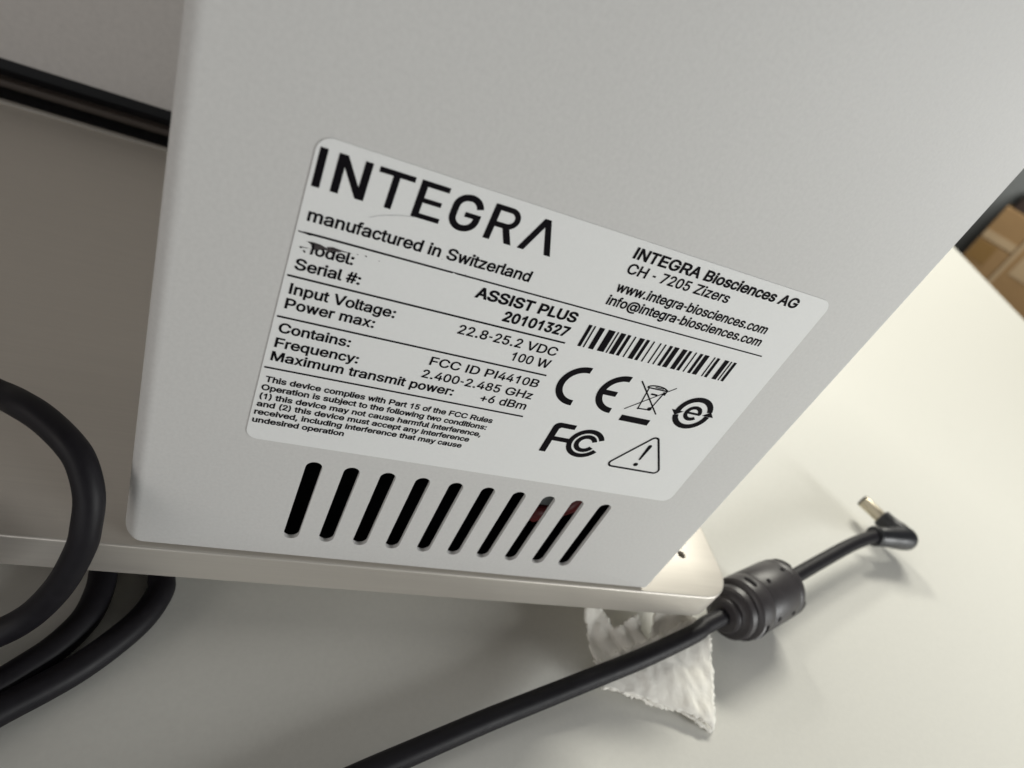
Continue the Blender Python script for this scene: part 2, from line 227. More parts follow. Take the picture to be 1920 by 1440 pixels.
def winding(contours, pts):
    """Sum of winding numbers of closed contours round each point."""
    wn = np.zeros(len(pts))
    px, py = pts[:, 0], pts[:, 1]
    for c in contours:
        c = np.asarray(c, float); a = c; b = np.roll(c, -1, 0)
        for (x0, y0), (x1, y1) in zip(a, b):
            up = (y0 <= py) & (y1 > py); dn = (y0 > py) & (y1 <= py)
            left = (x1 - x0) * (py - y0) - (px - x0) * (y1 - y0)
            wn += (up & (left > 0)).astype(int) - (dn & (left < 0)).astype(int)
    return wn

def fill(contours):
    """Triangles of the non-zero interior of the contours: (2-D points, faces)."""
    vs, es = [], []
    for c in contours:
        k = len(vs); n = len(c)
        vs += [Vector((float(x), float(y))) for x, y in c]
        es += [(k + i, k + (i + 1) % n) for i in range(n)]
    ov, oe, of, _, _, _ = delaunay_2d_cdt(vs, es, [], 0, 1e-5)
    ov = np.array([(v.x, v.y) for v in ov])
    if not of: return [], []
    cen = np.array([ov[list(f)].mean(0) for f in of])
    keep = winding(contours, cen)
    return [tuple(v) for v in ov], [tuple(f) for f, k in zip(of, keep) if k != 0]

def ccw(c):
    a = sum(p[0] * q[1] - q[0] * p[1] for p, q in zip(c, list(c[1:]) + [c[0]]))
    return list(c) if a > 0 else list(reversed(c))
def cw(c): return list(reversed(ccw(c)))

def rect(x0, z0, x1, z1): return [(x0, z0), (x1, z0), (x1, z1), (x0, z1)]
def rrect(x0, z0, x1, z1, r, n=8, radii=None):
    r4 = radii or (r, r, r, r)         # lower left, lower right, upper right, upper left
    out = []
    for (cx, cz, a0), rr in zip(((x0, z0, 180), (x1, z0, 270), (x1, z1, 0), (x0, z1, 90)), r4):
        sx = 1 if cx == x0 else -1; sz = 1 if cz == z0 else -1
        for i in range(n + 1):
            a = math.radians(a0 + 90 * i / n)
            out.append((cx + sx * rr + rr * math.cos(a), cz + sz * rr + rr * math.sin(a)))
    return out
def arc(cx, cz, r, a0, a1, n=24, rz=None):
    rz = rz or r
    return [(cx + r * math.cos(math.radians(a0 + (a1 - a0) * i / n)), cz + rz * math.sin(math.radians(a0 + (a1 - a0) * i / n))) for i in range(n + 1)]
def ringarc(cx, cz, ro, ri, a0, a1, n=32): return ccw(arc(cx, cz, ro, a0, a1, n) + arc(cx, cz, ri, a1, a0, n))
def stroke(pts, wd, closed=False):
    """A mitred ribbon along a polyline as one contour (or two when closed)."""
    P = [Vector(p) for p in pts]; n = len(P); Lh, Rh = [], []
    wd = wd if isinstance(wd, (list, tuple)) else [wd] * n
    for i, p in enumerate(P):
        a = P[i - 1] if (i or closed) else None; b = P[(i + 1) % n] if (i < n - 1 or closed) else None
        d0 = (p - a).normalized() if a is not None else (b - p).normalized()
        d1 = (b - p).normalized() if b is not None else d0
        n0 = Vector((-d0.y, d0.x)); n1 = Vector((-d1.y, d1.x)); m_ = (n0 + n1)
        m_ = m_.normalized() if m_.length > 1e-6 else n0
        k = wd[i] / 2 / max(.4, m_.dot(n0))
        Lh.append(tuple(p + m_ * k)); Rh.append(tuple(p - m_ * k))
    if closed: return [ccw(Lh if abs_area(Lh) > abs_area(Rh) else Rh), cw(Rh if abs_area(Lh) > abs_area(Rh) else Lh)]
    return [ccw(Rh + Lh[::-1])]
def abs_area(c): return abs(sum(p[0] * q[1] - q[0] * p[1] for p, q in zip(c, list(c[1:]) + [c[0]])))

PRINT_Y = -0.0185
def ink(name, contours, parent, m='ink', y=PRINT_Y, **props):
    vs, fs = fill(contours)
    me = bpy.data.meshes.new(name)
    me.from_pydata([(x * S, y * S, z * S) for x, z in vs], [], [f if _front(vs, f) else f[::-1] for f in fs])
    me.update()
    return link(name, me, m, parent, **props)
def _front(vs, f):                     # seen from -y, so counter-clockwise in x, z
    a, b, c = (vs[i] for i in f[:3])
    return (b[0] - a[0]) * (c[1] - a[1]) - (b[1] - a[1]) * (c[0] - a[0]) > 0

def plate_solid(name, outer, holes, to3d, depth_dir, depth, m, parent, edge=None, **props):
    """A sheet with holes: filled face, back face and walls. to3d maps 2-D to 3-D (cm)."""
    cont = [ccw(outer)] + [cw(h) for h in holes]
    vs, fs = fill(cont)
    d = Vector(depth_dir) * depth
    A = [Vector(to3d(*v)) for v in vs]; n = len(A)
    verts = A + [a + d for a in A]
    faces = list(fs) + [tuple(i + n for i in reversed(f)) for f in fs]
    key = {(round(v[0], 4), round(v[1], 4)): i for i, v in enumerate(vs)}
    for c in cont:
        for p, q in zip(c, c[1:] + [c[0]]):
            i, j = key.get((round(p[0], 4), round(p[1], 4))), key.get((round(q[0], 4), round(q[1], 4)))
            if i is None or j is None or i == j: continue
            faces.append((j, i, i + n, j + n))
    return mesh(name, verts, faces, m, parent, **props)

def box(name, x0, x1, y0, y1, z0, z1, m, parent=None, bevel=0.0, seg=3, **props):
    bm = bmesh.new()
    for x in (x0, x1):
        for y in (y0, y1):
            for z in (z0, z1): bm.verts.new((x * S, y * S, z * S))
    v = list(bm.verts)
    for f in ((0, 1, 3, 2), (4, 6, 7, 5), (0, 4, 5, 1), (2, 3, 7, 6), (0, 2, 6, 4), (1, 5, 7, 3)): bm.faces.new([v[i] for i in f])
    bmesh.ops.recalc_face_normals(bm, faces=bm.faces)
    if bevel: bmesh.ops.bevel(bm, geom=bm.edges[:], offset=bevel * S, segments=seg, profile=.5, affect='EDGES')
    me = bpy.data.meshes.new(name); bm.to_mesh(me); bm.free()
    if bevel:
        me.polygons.foreach_set('use_smooth', [True] * len(me.polygons)); me.set_sharp_from_angle(angle=math.radians(40))
    return link(name, me, m, parent, **props)

def catmull(pts, per=10):
    P = [Vector(p) for p in pts]; P = [P[0] * 2 - P[1]] + P + [P[-1] * 2 - P[-2]]
    out = []
    for i in range(1, len(P) - 2):
        a, b, c, d = P[i - 1:i + 3]
        for j in range(per):
            t = j / per
            out.append(.5 * ((2 * b) + (c - a) * t + (2 * a - 5 * b + 4 * c - d) * t * t + (3 * b - a - 3 * c + d) * t ** 3))
    out.append(P[-2]); return out

def sweep(name, path, radii, m, parent=None, n=28, **props):
    """A tube along a path (cm); radii one number or one per point. Ends closed."""
    P = [Vector(p) for p in path]
    R = radii if isinstance(radii, (list, tuple)) else [radii] * len(P)
    T = [(P[min(i + 1, len(P) - 1)] - P[max(i - 1, 0)]).normalized() for i in range(len(P))]
    up = Vector((0, 0, 1)) if abs(T[0].z) < .9 else Vector((1, 0, 0))
    nrm = (up - T[0] * up.dot(T[0])).normalized(); verts, faces = [], []
    for i, p in enumerate(P):
        nrm = (nrm - T[i] * nrm.dot(T[i])).normalized(); bn = T[i].cross(nrm)
        for k in range(n):
            a = 2 * math.pi * k / n
            verts.append(p + (nrm * math.cos(a) + bn * math.sin(a)) * R[i])
    for i in range(len(P) - 1):
        for k in range(n):
            faces.append((i * n + k, i * n + (k + 1) % n, (i + 1) * n + (k + 1) % n, (i + 1) * n + k))
    faces.append(tuple(range(n))); faces.append(tuple(range((len(P) - 1) * n, len(P) * n)))
    o = mesh(name, verts, faces, m, parent, smooth=True, **props)
    o.data.set_sharp_from_angle(angle=math.radians(50))
    return o

def lathe(name, a, b, profile, m, parent=None, n=48, **props):
    """profile: (distance along a->b in cm, radius)."""
    a, b = Vector(a), Vector(b); d = (b - a).normalized()
    path = [a + d * s for s, _ in profile]; R = [r for _, r in profile]
    up = Vector((0, 0, 1)); nrm = (up - d * up.dot(d)).normalized(); bn = d.cross(nrm)
    verts, faces = [], []
    for p, r in zip(path, R):
        for k in range(n):
            t = 2 * math.pi * k / n; verts.append(p + (nrm * math.cos(t) + bn * math.sin(t)) * r)
    for i in range(len(path) - 1):
        for k in range(n): faces.append((i * n + k, i * n + (k + 1) % n, (i + 1) * n + (k + 1) % n, (i + 1) * n + k))
    faces.append(tuple(range(n))); faces.append(tuple(range((len(path) - 1) * n, len(path) * n)))
    o = mesh(name, verts, faces, m, parent, smooth=True, **props)
    o.data.set_sharp_from_angle(angle=math.radians(35))
    return o

# ------------------------------------------------------------------ levels (cm)
TABLE_Z, PLATE_T, PLATE_B = -9.4, -7.2, -8.08
XL, XR, ZB, ZT = -1.66, 9.885, -7.153, 24.0      # rear cover outline

# ------------------------------------------------------------------ the setting
def slab(name, outline, z0, z1, m, **props):
    n = len(outline)
    verts = [(x, y, z1) for x, y in outline] + [(x, y, z0) for x, y in outline]
    faces = [tuple(range(n)), tuple(reversed(range(n, 2 * n)))] + [(i, (i + 1) % n, n + (i + 1) % n, n + i) for i in range(n)]
    return mesh(name, verts, faces, m, None, **props)
# the far edge of the table runs through (81.5, 57.1) and (74.2, 39.1)
ex, ey = 81.46 - 74.25, 57.11 - 39.14
el = math.hypot(ex, ey); ex, ey = ex / el, ey / el
tb = [(74.25 - ex * 90, 39.14 - ey * 90), (74.25 + ex * 130, 39.14 + ey * 130)]
tb += [(tb[1][0] - ey * 150, tb[1][1] + ex * 150), (tb[0][0] - ey * 150, tb[0][1] + ex * 150)]
slab('table_top', tb, TABLE_Z - 2.6, TABLE_Z, 'table', kind='structure')
mesh('floor', [(-900, -900, -86), (1500, -900, -86), (1500, 1500, -86), (-900, 1500, -86)], [(0, 1, 2, 3)], 'floor', None, kind='structure')

# ------------------------------------------------------------------ the instrument
INST = empty('laboratory_instrument', label='silver grey laboratory instrument with a white rating label, vent slots and aluminium base plate', category='instrument')

# rear cover: face with ten slots, rounded edges, side walls
SLOT_X0, PITCH, SW, ST, SB = 1.205, .6675, .29, -4.36, -6.575
slots = [rrect(SLOT_X0 + i * PITCH - SW / 2, SB, SLOT_X0 + i * PITCH + SW / 2, ST, SW / 2 - .002, 9) for i in range(10)]
def cover():
    N = 10
    radii = (.33, .10, .10, .33)
    def ring(inl, inr, inb):            # outline inset from the left, the right and the bottom/top
        return rrect(XL + inl, ZB + inb, XR - inr, ZT, 0, N, tuple(max(.02, r - (inl if k in (0, 3) else inr)) for k, r in enumerate(radii)))
    rl, rr, rb = .26, .07, .05
    prof = []
    for k in range(9):
        a = math.radians(90 * k / 8)    # 0: on the face, 90: at the side
        prof.append((rl * (1 - math.sin(a)), rr * (1 - math.sin(a)), rb * (1 - math.sin(a)), rl * (1 - math.cos(a)), rr * (1 - math.cos(a)), rb * (1 - math.cos(a))))
    xm = (XL + XR) / 2
    rings = []
    for il, ir, ib, dl, dr, db in prof:
        pts = ring(il, ir, ib); row = []
        for (x, z) in pts:
            t = min(1, max(0, (x - (XL + .0)) / 1.2)); s = min(1, max(0, (XR - x) / 1.2))
            y = dl * (1 - t) + db * t if x < xm else dr * (1 - s) + db * s
            row.append((x, y, z))
        rings.append(row)
    face2d = [(x, z) for x, _, z in rings[0]]
    cont = [ccw(face2d)] + [cw(s) for s in slots]
    vs, fs = fill(cont)
    th = .085
    verts = [(x, 0, z) for x, z in vs]; n0 = len(verts)
    verts += [(x, th, z) for x, z in vs]
    faces = list(fs) + [tuple(i + n0 for i in reversed(f)) for f in fs]
    key = {(round(v[0], 4), round(v[1], 4)): i for i, v in enumerate(vs)}
    for c in cont[1:]:
        for p, q in zip(c, c[1:] + [c[0]]):
            i, j = key[(round(p[0], 4), round(p[1], 4))], key[(round(q[0], 4), round(q[1], 4))]
            faces.append((j, i, i + n0, j + n0))
    nr = len(face2d); base = len(verts)
    rings[0] = [(x, 0, z) for x, z in face2d]
    rings.append([(x, 13.5, z) for x, _, z in rings[-1]])
    first = [key[(round(x, 4), round(z, 4))] for x, _, z in rings[0]]
    prev = first
    for row in rings[1:]:
        cur = []
        for p in row: cur.append(len(verts)); verts.append(p)
        for i in range(nr):
            j = (i + 1) % nr
            if prev[i] == prev[j] : continue
            faces.append((prev[i], prev[j], cur[j], cur[i]))
        prev = cur
    faces.append(tuple(prev))
    o = mesh('rear_cover', verts, faces, 'paint', INST, smooth=True)
    o.data.set_sharp_from_angle(angle=math.radians(30))
    return o
cover()

# what shows dimly inside the slots
box('inner_chassis', XL + .5, XR - .4, 3.2, 3.35, ZB + .1, 6, 'black', INST)
box('inner_floor', XL + .5, XR - .4, .3, 3.1, ZB + .1, ZB + .18, 'black', INST)
box('circuit_board', 5.92, 6.42, .42, .60, -5.12, -4.1, 'board', INST, bevel=.03)
sweep('wire', catmull([(6.15, .55, -5.62), (6.24, .45, -5.36), (6.45, .42, -5.25), (6.80, .42, -4.98), (6.95, .42, -4.6), (7.1, .5, -4.1)]), .16, 'red', INST, n=14)

# base plate of aluminium, with the small drilled hole right of the cover
def base_plate():
    ch = .05
    out = lambda i: rrect(-34 + i, -.075 + i, 12.72 - i, 15.95 - i, 0, 12, (.3, .95 - i, .95 - i, .3))
    hole = [(11.53 + .12 * math.cos(t), 1.22 + .12 * math.sin(t)) for t in (2 * math.pi * k / 20 for k in range(20))]
    cont = [ccw(out(ch)), cw(hole)]
    vs, fs = fill(cont); key = {(round(x, 4), round(y, 4)): i for i, (x, y) in enumerate(vs)}
    verts = [(x, y, PLATE_T) for x, y in vs]; faces = list(fs)
    def idx(c): return [key[(round(x, 4), round(y, 4))] for x, y in c]
    prev = idx(ccw(out(ch)))
    round_ = [(ch * (1 - math.sin(math.radians(t))), PLATE_T - ch * (1 - math.cos(math.radians(t)))) for t in (18, 36, 54, 72, 90)]
    for ins, z in round_ + [(0, PLATE_B + .03), (.03, PLATE_B)]:
        cur = []
        for x, y in ccw(out(ins)): cur.append(len(verts)); verts.append((x, y, z))
        for i in range(len(cur)):
            j = (i + 1) % len(cur); faces.append((prev[i], prev[j], cur[j], cur[i]))
        prev = cur
    faces.append(tuple(prev))
    h = idx(cw(hole)); cur = []
    for x, y in cw(hole): cur.append(len(verts)); verts.append((x, y, PLATE_T - .4))
    for i in range(len(h)):
        j = (i + 1) % len(h); faces.append((h[i], h[j], cur[j], cur[i]))
    faces.append(tuple(cur))
    o = mesh('base_plate', verts, faces, 'alu', INST, smooth=True)
    o.data.set_sharp_from_angle(angle=math.radians(31))
    return o
BP = base_plate()
lathe('hole_bush', (11.53, 1.22, PLATE_T - .35), (11.53, 1.22, PLATE_T + .03), [(0, .05), (0, .135), (.33, .135), (.365, .15), (.385, .15), (.395, .115), (.30, .10), (.1, .09)], 'brass', BP, n=24)
for fx, fy in ((7.2, 3.2), (-24, 3.2), (7.2, 13.5), (-24, 13.5)):
    lathe('rubber_foot', (fx, fy, TABLE_Z), (fx, fy, PLATE_B), [(0, .85), (.1, .95), (1.1, .8), (PLATE_B - TABLE_Z, .8)], 'black', INST, n=32)

# main housing behind, on its dark rail
box('main_housing', -36, 8.8, 17.0, 40, -6.30, 30, 'housing', INST, bevel=.06)
box('housing_base', -36, 8.8, 17.9, 40, -8.6, -6.2, 'black', INST)
box('housing_rail', -36, 8.8, 16.95, 17.35, -7.20, -6.98, 'rail', INST, bevel=.015)
box('edge_lip', -36, 8.8, 15.80, 16.00, -7.35, -7.11, 'lip', INST, bevel=.07)

# ------------------------------------------------------------------ rating label
LX0, LX1, LZ0, LZ1 = -.034, 8.523, -3.986, 1.346
LAB = plate_solid('rating_label', rrect(LX0, LZ0, LX1, LZ1, .20, 10), [], lambda x, z: (x, -.014, z), (0, 1, 0), .013, 'label', INST)

FONT = {chr(k): (a / 1000, [[(c[i] / 1000, c[i + 1] / 1000) for i in range(0, len(c), 2)] for c in cs]) for k, (a, cs) in GLYPHS.items()}
CAP = .5087
def embolden(c, w_):
    """Move a contour outwards along its normals (fonts wind one way for ink, the other for holes)."""
    P = [Vector(p) for p in c]; n = len(P); out = []
    for i in range(n):
        d0 = (P[i] - P[i - 1]); d1 = (P[(i + 1) % n] - P[i])
        if d0.length < 1e-6 or d1.length < 1e-6: out.append(tuple(P[i])); continue
        d0.normalize(); d1.normalize()
        nn = Vector((d0.y, -d0.x)) + Vector((d1.y, -d1.x))
        nn = nn.normalized() if nn.length > .2 else Vector((d1.y, -d1.x))
        k = 1 / max(.55, nn.dot(Vector((d1.y, -d1.x))))
        out.append(tuple(P[i] + nn * w_ * k * SIGN))
    return out
_I = FONT['I'][1][0]
SIGN = 1 if sum(p[0] * q[1] - q[0] * p[1] for p, q in zip(_I, _I[1:] + [_I[0]])) > 0 else -1
_tri = {}
def glyph_tri(ch, wt):
    if (ch, wt) not in _tri: _tri[(ch, wt)] = fill([embolden(c, wt) for c in FONT[ch][1]]) if FONT[ch][1] else ([], [])
    return _tri[(ch, wt)]
def text(s, x0, x1, z, cap, wt=.008, track=0.0):
    """One printed line: ink from x0 to x1, baseline z, capitals cap high."""
    vs, fs, pen = [], [], 0
    for ch in s:
        v, f = glyph_tri(ch, wt); k = len(vs)
        vs += [(x + pen, y) for x, y in v]; fs += [tuple(i + k for i in t) for t in f]
        pen += FONT[ch][0] + track
    xs = [v[0] for v in vs]; a, b = min(xs), max(xs); sx = (x1 - x0) / (b - a); sz = cap / CAP
    V = [((x - a) * sx + x0, y * sz + z) for x, y in vs]
    me = bpy.data.meshes.new('text_line')
    me.from_pydata([(x * S, PRINT_Y * S, y * S) for x, y in V], [], [f if _front(V, f) else f[::-1] for f in fs]); me.update()
    return link('text_line', me, 'ink', LAB)

R_ = .019
for s, x0, x1, z, cap, wt in (
    ('manufactured in Switzerland', .069, 3.308, .183, .176, R_),
    ('odel:', .270, .796, -.300, .172, R_),
    ('Serial #:', .060, .967, -.588, .172, R_),
    ('Input Voltage:', .074, 1.603, -1.003, .172, R_),
    ('Power max:', .066, 1.360, -1.264, .172, R_),
    ('Contains:', .062, 1.115, -1.710, .172, R_),
    ('Frequency:', .062, 1.312, -1.992, .172, R_),
    ('Maximum transmit power:', .056, 2.978, -2.258, .172, R_),
    ('This device complies with Part 15 of the FCC Rules', .060, 3.885, -2.703, .112, .024),
    ('Operation is subject to the following two conditions:', .030, 3.842, -2.882, .112, .024),
    ('(1) this device may not cause harmful interference,', .036, 3.812, -3.066, .112, .024),
    ('and (2) this device must accept any interference', .022, 3.648, -3.240, .112, .024),
    ('received, including interference that may cause', .016, 3.570, -3.418, .112, .024),
    ('undesired operation', .014, 1.495, -3.600, .112, .024),
    ('ASSIST PLUS', 2.620, 4.345, -.296, .178, .030),
    ('20101327', 3.190, 4.335, -.585, .178, .030),
    ('22.8-25.2 VDC', 2.606, 4.336, -1.008, .170, .014),
    ('100 W', 3.630, 4.330, -1.280, .170, .014),
    ('FCC ID PI4410B', 2.389, 4.326, -1.720, .165, .014),
    ('2.400-2.485 GHz', 2.352, 4.335, -2.000, .165, .014),
    ('+6 dBm', 3.471, 4.330, -2.256, .165, .014),
    ('INTEGRA Biosciences AG', 4.650, 7.910, 1.040, .178, .026),
    ('CH - 7205 Zizers', 4.679, 6.640, .777, .172, .017),
    ('www.integra-biosciences.com', 4.680, 7.720, .434, .168, .020),
    ('info@integra-biosciences.com', 4.648, 7.785, .177, .168, .020)):
    text(s, x0, x1, z, cap, wt)

# ruled lines; the first is chipped near its left end and in the middle
ink('ruled_line', [ccw([(0, -.012), (.06, -.016), (.10, -.018), (.14, -.026), (.20, -.018), (.30, -.017), (2.16, -.015), (2.175, -.008), (2.185, .006), (2.2, -.008), (2.24, -.014), (8.0, -.013), (8.0, .011), (2.2, .013), (.33, .016), (.16, .014), (.08, .010), (.05, .002), (0, .008)])], LAB)
for z, xe in ((-.712, 4.372), (-1.431, 4.372), (-2.416, 4.372)):
    ink('ruled_line', [rect(0, z - .016, xe, z + .016)], LAB)

# bar code
mods = '211232411131221231221312122132312212213311' + '2331112'
tot = sum(int(c) for c in mods); x = 4.592; u = (7.634 - 4.592) / tot; bars = []
for i, c in enumerate(mods):
    if i % 2 == 0: bars.append(rect(x + .003, -.705, x + int(c) * u - .003, -.262))
    x += int(c) * u
ink('bar_code', bars, LAB)

# printed marks
ink('conformity_mark', [ringarc(5.077, -1.512, .443, .317, 87, 273, 28), ringarc(5.877, -1.505, .443, .318, 87, 273, 28), rect(5.50, -1.562, 5.812, -1.447)], LAB)
ink('bin_symbol', stroke([(6.112, -1.097), (6.813, -1.759)], .028) + stroke([(6.855, -1.081), (6.130, -1.778)], .019)
    + stroke([(6.330, -1.205), (6.383, -1.703)], .026) + stroke([(6.383, -1.703), (6.600, -1.69)], .026) + stroke([(6.630, -1.64), (6.674, -1.29)], .026)
    + stroke([(6.289, -1.200), (6.705, -1.196)], .028) + stroke(arc(6.497, -1.20, .205, 4, 176, 14, .07), .028) + stroke([(6.44, -1.165), (6.62, -1.165)], .02)
    + [ccw(rect(6.655, -1.30, 6.725, -1.225)), ccw(arc(6.612, -1.665, .045, 0, 342, 19)), ccw(arc(6.383, -1.703, .022, 0, 330, 11)), rect(6.446, -1.347, 6.575, -1.308), rect(6.680, -1.21, 6.722, -1.165)], LAB)
ink('underline_bar', [rect(6.166, -2.060, 6.791, -1.920)], LAB)
cx, cz = 7.527, -1.553
ink('recycling_mark', [ringarc(cx, cz, .398, .285, 16, 180, 30), ccw([(7.049, -1.553), (7.180, -1.672), (7.318, -1.553)]),
    ringarc(cx, cz, .398, .285, 198, 358, 30), ccw([(8.006, -1.560), (7.885, -1.440), (7.745, -1.560)]),
    ringarc(cx, cz - .003, 0.186, .104, 0, 318, 26), rect(cx - .165, cz - .028, cx + .173, cz + .022)], LAB)
ink('certification_mark', [ccw([(5.026, -3.155), (5.160, -3.155), (5.160, -2.842), (5.50, -2.842), (5.50, -2.735), (5.160, -2.735), (5.160, -2.535), (5.195, -2.500), (5.462, -2.500), (5.462, -2.385), (5.150, -2.385)] + arc(5.15, -2.51, .124, 90, 180, 6)),
    ringarc(5.838, -2.783, .372, .268, 26, 334, 34), ringarc(5.842, -2.781, .228, .130, 24, 336, 30)], LAB)
def rtri(P, r):
    out = []
    for i, p in enumerate(P):
        p = Vector(p); a = (Vector(P[i - 1]) - p).normalized(); b = (Vector(P[(i + 1) % 3]) - p).normalized()
        h = math.acos(max(-1, min(1, a.dot(b)))) / 2; c = p + (a + b).normalized() * (r / math.sin(h)); t0 = p + a * (r / math.tan(h)); t1 = p + b * (r / math.tan(h))
        for k in range(9):
            v = (t0 - c).lerp(t1 - c, k / 8).normalized() * r; out.append(tuple(c + v))
    return out
ink('warning_symbol', stroke(rtri([(7.180, -2.245), (6.500, -3.232), (7.805, -3.232)], .085), .044, closed=True)
    + [ccw(arc(7.172, -2.555, .043, 0, 180, 8) + arc(7.155, -2.925, .024, 180, 360, 6)), ccw(arc(7.150, -3.082, .052, 0, 342, 19, .048))], LAB)

# logotype
def logo():
    q = .097
    I = [rect(.017, .668, .115, 1.203)]
    N = [rect(.250, .668, .350, 1.203), rect(.579, .668, .678, 1.203), ccw([(.255, 1.203), (.362, 1.203), (.672, .668), (.568, .668)])]
    T = [rect(.767, 1.124, 1.238, 1.201), rect(.956, .668, 1.045, 1.15)]
    E = [rect(1.322, .662, 1.417, 1.203), rect(1.35, 1.126, 1.712, 1.203), rect(1.35, .893, 1.667, .963), rect(1.35, .662, 1.710, .735)]
    g = [(2.196, 1.035)] + arc(2.030, 1.000, .166, 12, 90, 7) + arc(2.030, 1.000, .166, 90, 90, 1)[:1]
    g = arc(2.030, .995, .166, 14, 90, 8) + arc(2.018, .995, .162, 90, 180, 8) + arc(2.018, .864, .162, 180, 270, 8) + arc(2.030, .864, .160, 270, 360, 8) + [(2.190, .915)]
    G = stroke(g, [.094] * len(g)) + [rect(2.012, .878, 2.237, .950)]
    r = [(2.40, 1.166)] + arc(2.62, 1.042, .124, 90, -90, 14) + [(2.40, .918)]
    R = [rect(2.368, .662, 2.464, 1.203)] + stroke(r, .080) + [ccw([(2.560, .93), (2.665, .93), (2.800, .662), (2.690, .662)])]
    A = [ccw([(3.112, 1.203), (3.210, 1.203), (2.998, .662), (2.897, .662)]), ccw([(3.115, 1.203), (3.208, 1.203), (3.430, .668), (3.328, .668)])]
    for L_ in (I, N, T, E, G, R, A): ink('logo_letter', L_, LAB)
logo()

# the worn place: torn remains of the first letter, smudged ink, specks and a hairline scratch
ink('ink_smudge', [ccw([(.129, -.123), (.223, -.110), (.321, -.117), (.400, -.145), (.420, -.185), (.352, -.176), (.300, -.20), (.252, -.225), (.236, -.17), (.205, -.140)]),
    ccw([(.404, -.128), (.482, -.106), (.593, -.118), (.680, -.126), (.76, -.128), (.60, -.140), (.56, -.165), (.50, -.160), (.43, -.20), (.415, -.16)])], LAB, 'smear', PRINT_Y - .002)
ink('torn_letter', [ccw([(.160, -.128), (.238, -.130), (.250, -.20), (.247, -.300), (.214, -.305), (.221, -.20), (.205, -.155)]),
    ccw([(.067, -.225), (.080, -.219), (.125, -.219), (.210, -.214), (.13, -.228), (.098, -.230), (.090, -.245), (.072, -.246)]),
    ccw([(.118, -.268), (.138, -.262), (.152, -.288), (.150, -.300), (.135, -.300)])], LAB, 'ink', PRINT_Y - .003)
for sx, sz, r in ((.819, -.118, .010), (.937, -.112, .013), (.925, -.106, .008), (1.123, -.129, .008), (1.95, .16, .006), (2.36, .02, .007), (1.36, .655, .008)):
    ink('ink_speck', [ccw(arc(sx, sz, r, 0, 320, 9, r * .6))], LAB, 'smear')
ink('hairline_scratch', stroke(catmull([(.814, .468, 0), (.93, .535, 0), (1.056, .581, 0), (1.20, .625, 0), (1.351, .657, 0)], 5) and [(v.x, v.y) for v in catmull([(.814, .468, 0), (.93, .535, 0), (1.056, .581, 0), (1.20, .625, 0), (1.351, .657, 0)], 5)], .006), LAB, 'scratch')

# ------------------------------------------------------------------ power cable with bead and angled plug
PC = empty('power_cable', label='dark grey power cable with ferrite bead and right angled barrel plug lying on the table', category='power cable')
CR = .240
left = [(-6.5, -5.8, TABLE_Z + CR), (-2.2, -4.9, TABLE_Z + CR), (1.1, -4.12, TABLE_Z + CR), (3.62, -3.22, -9.08), (5.82, -2.42, -9.05), (7.15, -1.98, -8.99), (8.61, -1.53, -8.82), (10.363, -0.986, -8.6), (12.098, -0.335, -8.5), (12.607, -0.069, -8.48), (13.7, .386, -8.48)]
sweep('cord', catmull(left, 12), CR, 'rubber', PC)
right = [(16.0, 1.345, -8.48), (16.6, 1.65, -8.49), (17.30, 1.98, -8.51), (19.17, 2.82, -8.53), (20.8, 3.53, -8.53), (21.9, 3.96, -8.56), (22.9, 4.30, -8.60), (23.3, 4.37, -8.61)]
sweep('cord', catmull(right, 12), .240, 'rubber', PC)
ba, bb = Vector((13.383, .254, -8.48)), Vector((16.28, 1.462, -8.48))
ax = (bb - ba).normalized(); BL = (bb - ba).length
prof = [(0, .30), (0, .44), (.05, .50), (.22, .50), (.26, .56), (.26, .70), (.32, .76), (.50, .78), (.55, .72), (.60, .72), (.64, .84), (.70, .90), (.95, .915), (1.22, .915), (1.25, .900), (1.28, .915),
        (BL - .48, .915), (BL - .45, .902), (BL - .42, .912), (BL - .20, .90), (BL - .08, .84), (BL, .72), (BL, .30)]
BEAD = lathe('ferrite_bead', ba, bb, prof, 'bead', PC, n=64)
bn_ = Vector((0, 0, 1)); side = ax.cross(bn_).normalized()       # side points towards the camera
def on_bead(s, ang, r): return ba + ax * s + (bn_ * math.cos(ang) + side * math.sin(ang)) * r
def patch(name, s, ang, ds, da, r, m):
    vs, fs = [], []
    n = 10
    for k in range(n + 1):
        a = ang - da / 2 + da * k / n; e = math.sqrt(max(.05, 1 - (2 * k / n - 1) ** 4))
        for t in (-1, 1):
            for rr in (r - .03, r): vs.append(on_bead(s + t * ds / 2 * e, a, rr))
    for k in range(n):
        o = k * 4; p = o + 4
        fs += [(o + 1, p + 1, p + 3, o + 3), (o, o + 1, p + 1, p), (o + 2, o + 3, p + 3, p + 2)]
    fs += [(0, 1, 3, 2), (n * 4, n * 4 + 1, n * 4 + 3, n * 4 + 2)]
    return mesh(name, vs, fs, m, BEAD)
for s, an, da in ((.92, -.35, .45), (.92, 1.45, .60), (BL - .16, -.55, .7), (BL - .16, 1.35, .6)):
    patch('slit', s, an, .13, da, .935 if s < 2 else .900, 'ink')
patch('slit', .74, 1.45, .07, .7, .925, 'scratch')  # pale strip: highlight in the bead's gap, put in as colour
for s, an in ((1.55, -.12), (2.50, -.25), (1.50, 1.15), (2.35, 1.25)):
    patch('dimple', s, an, .14, .15, .928, 'ink')

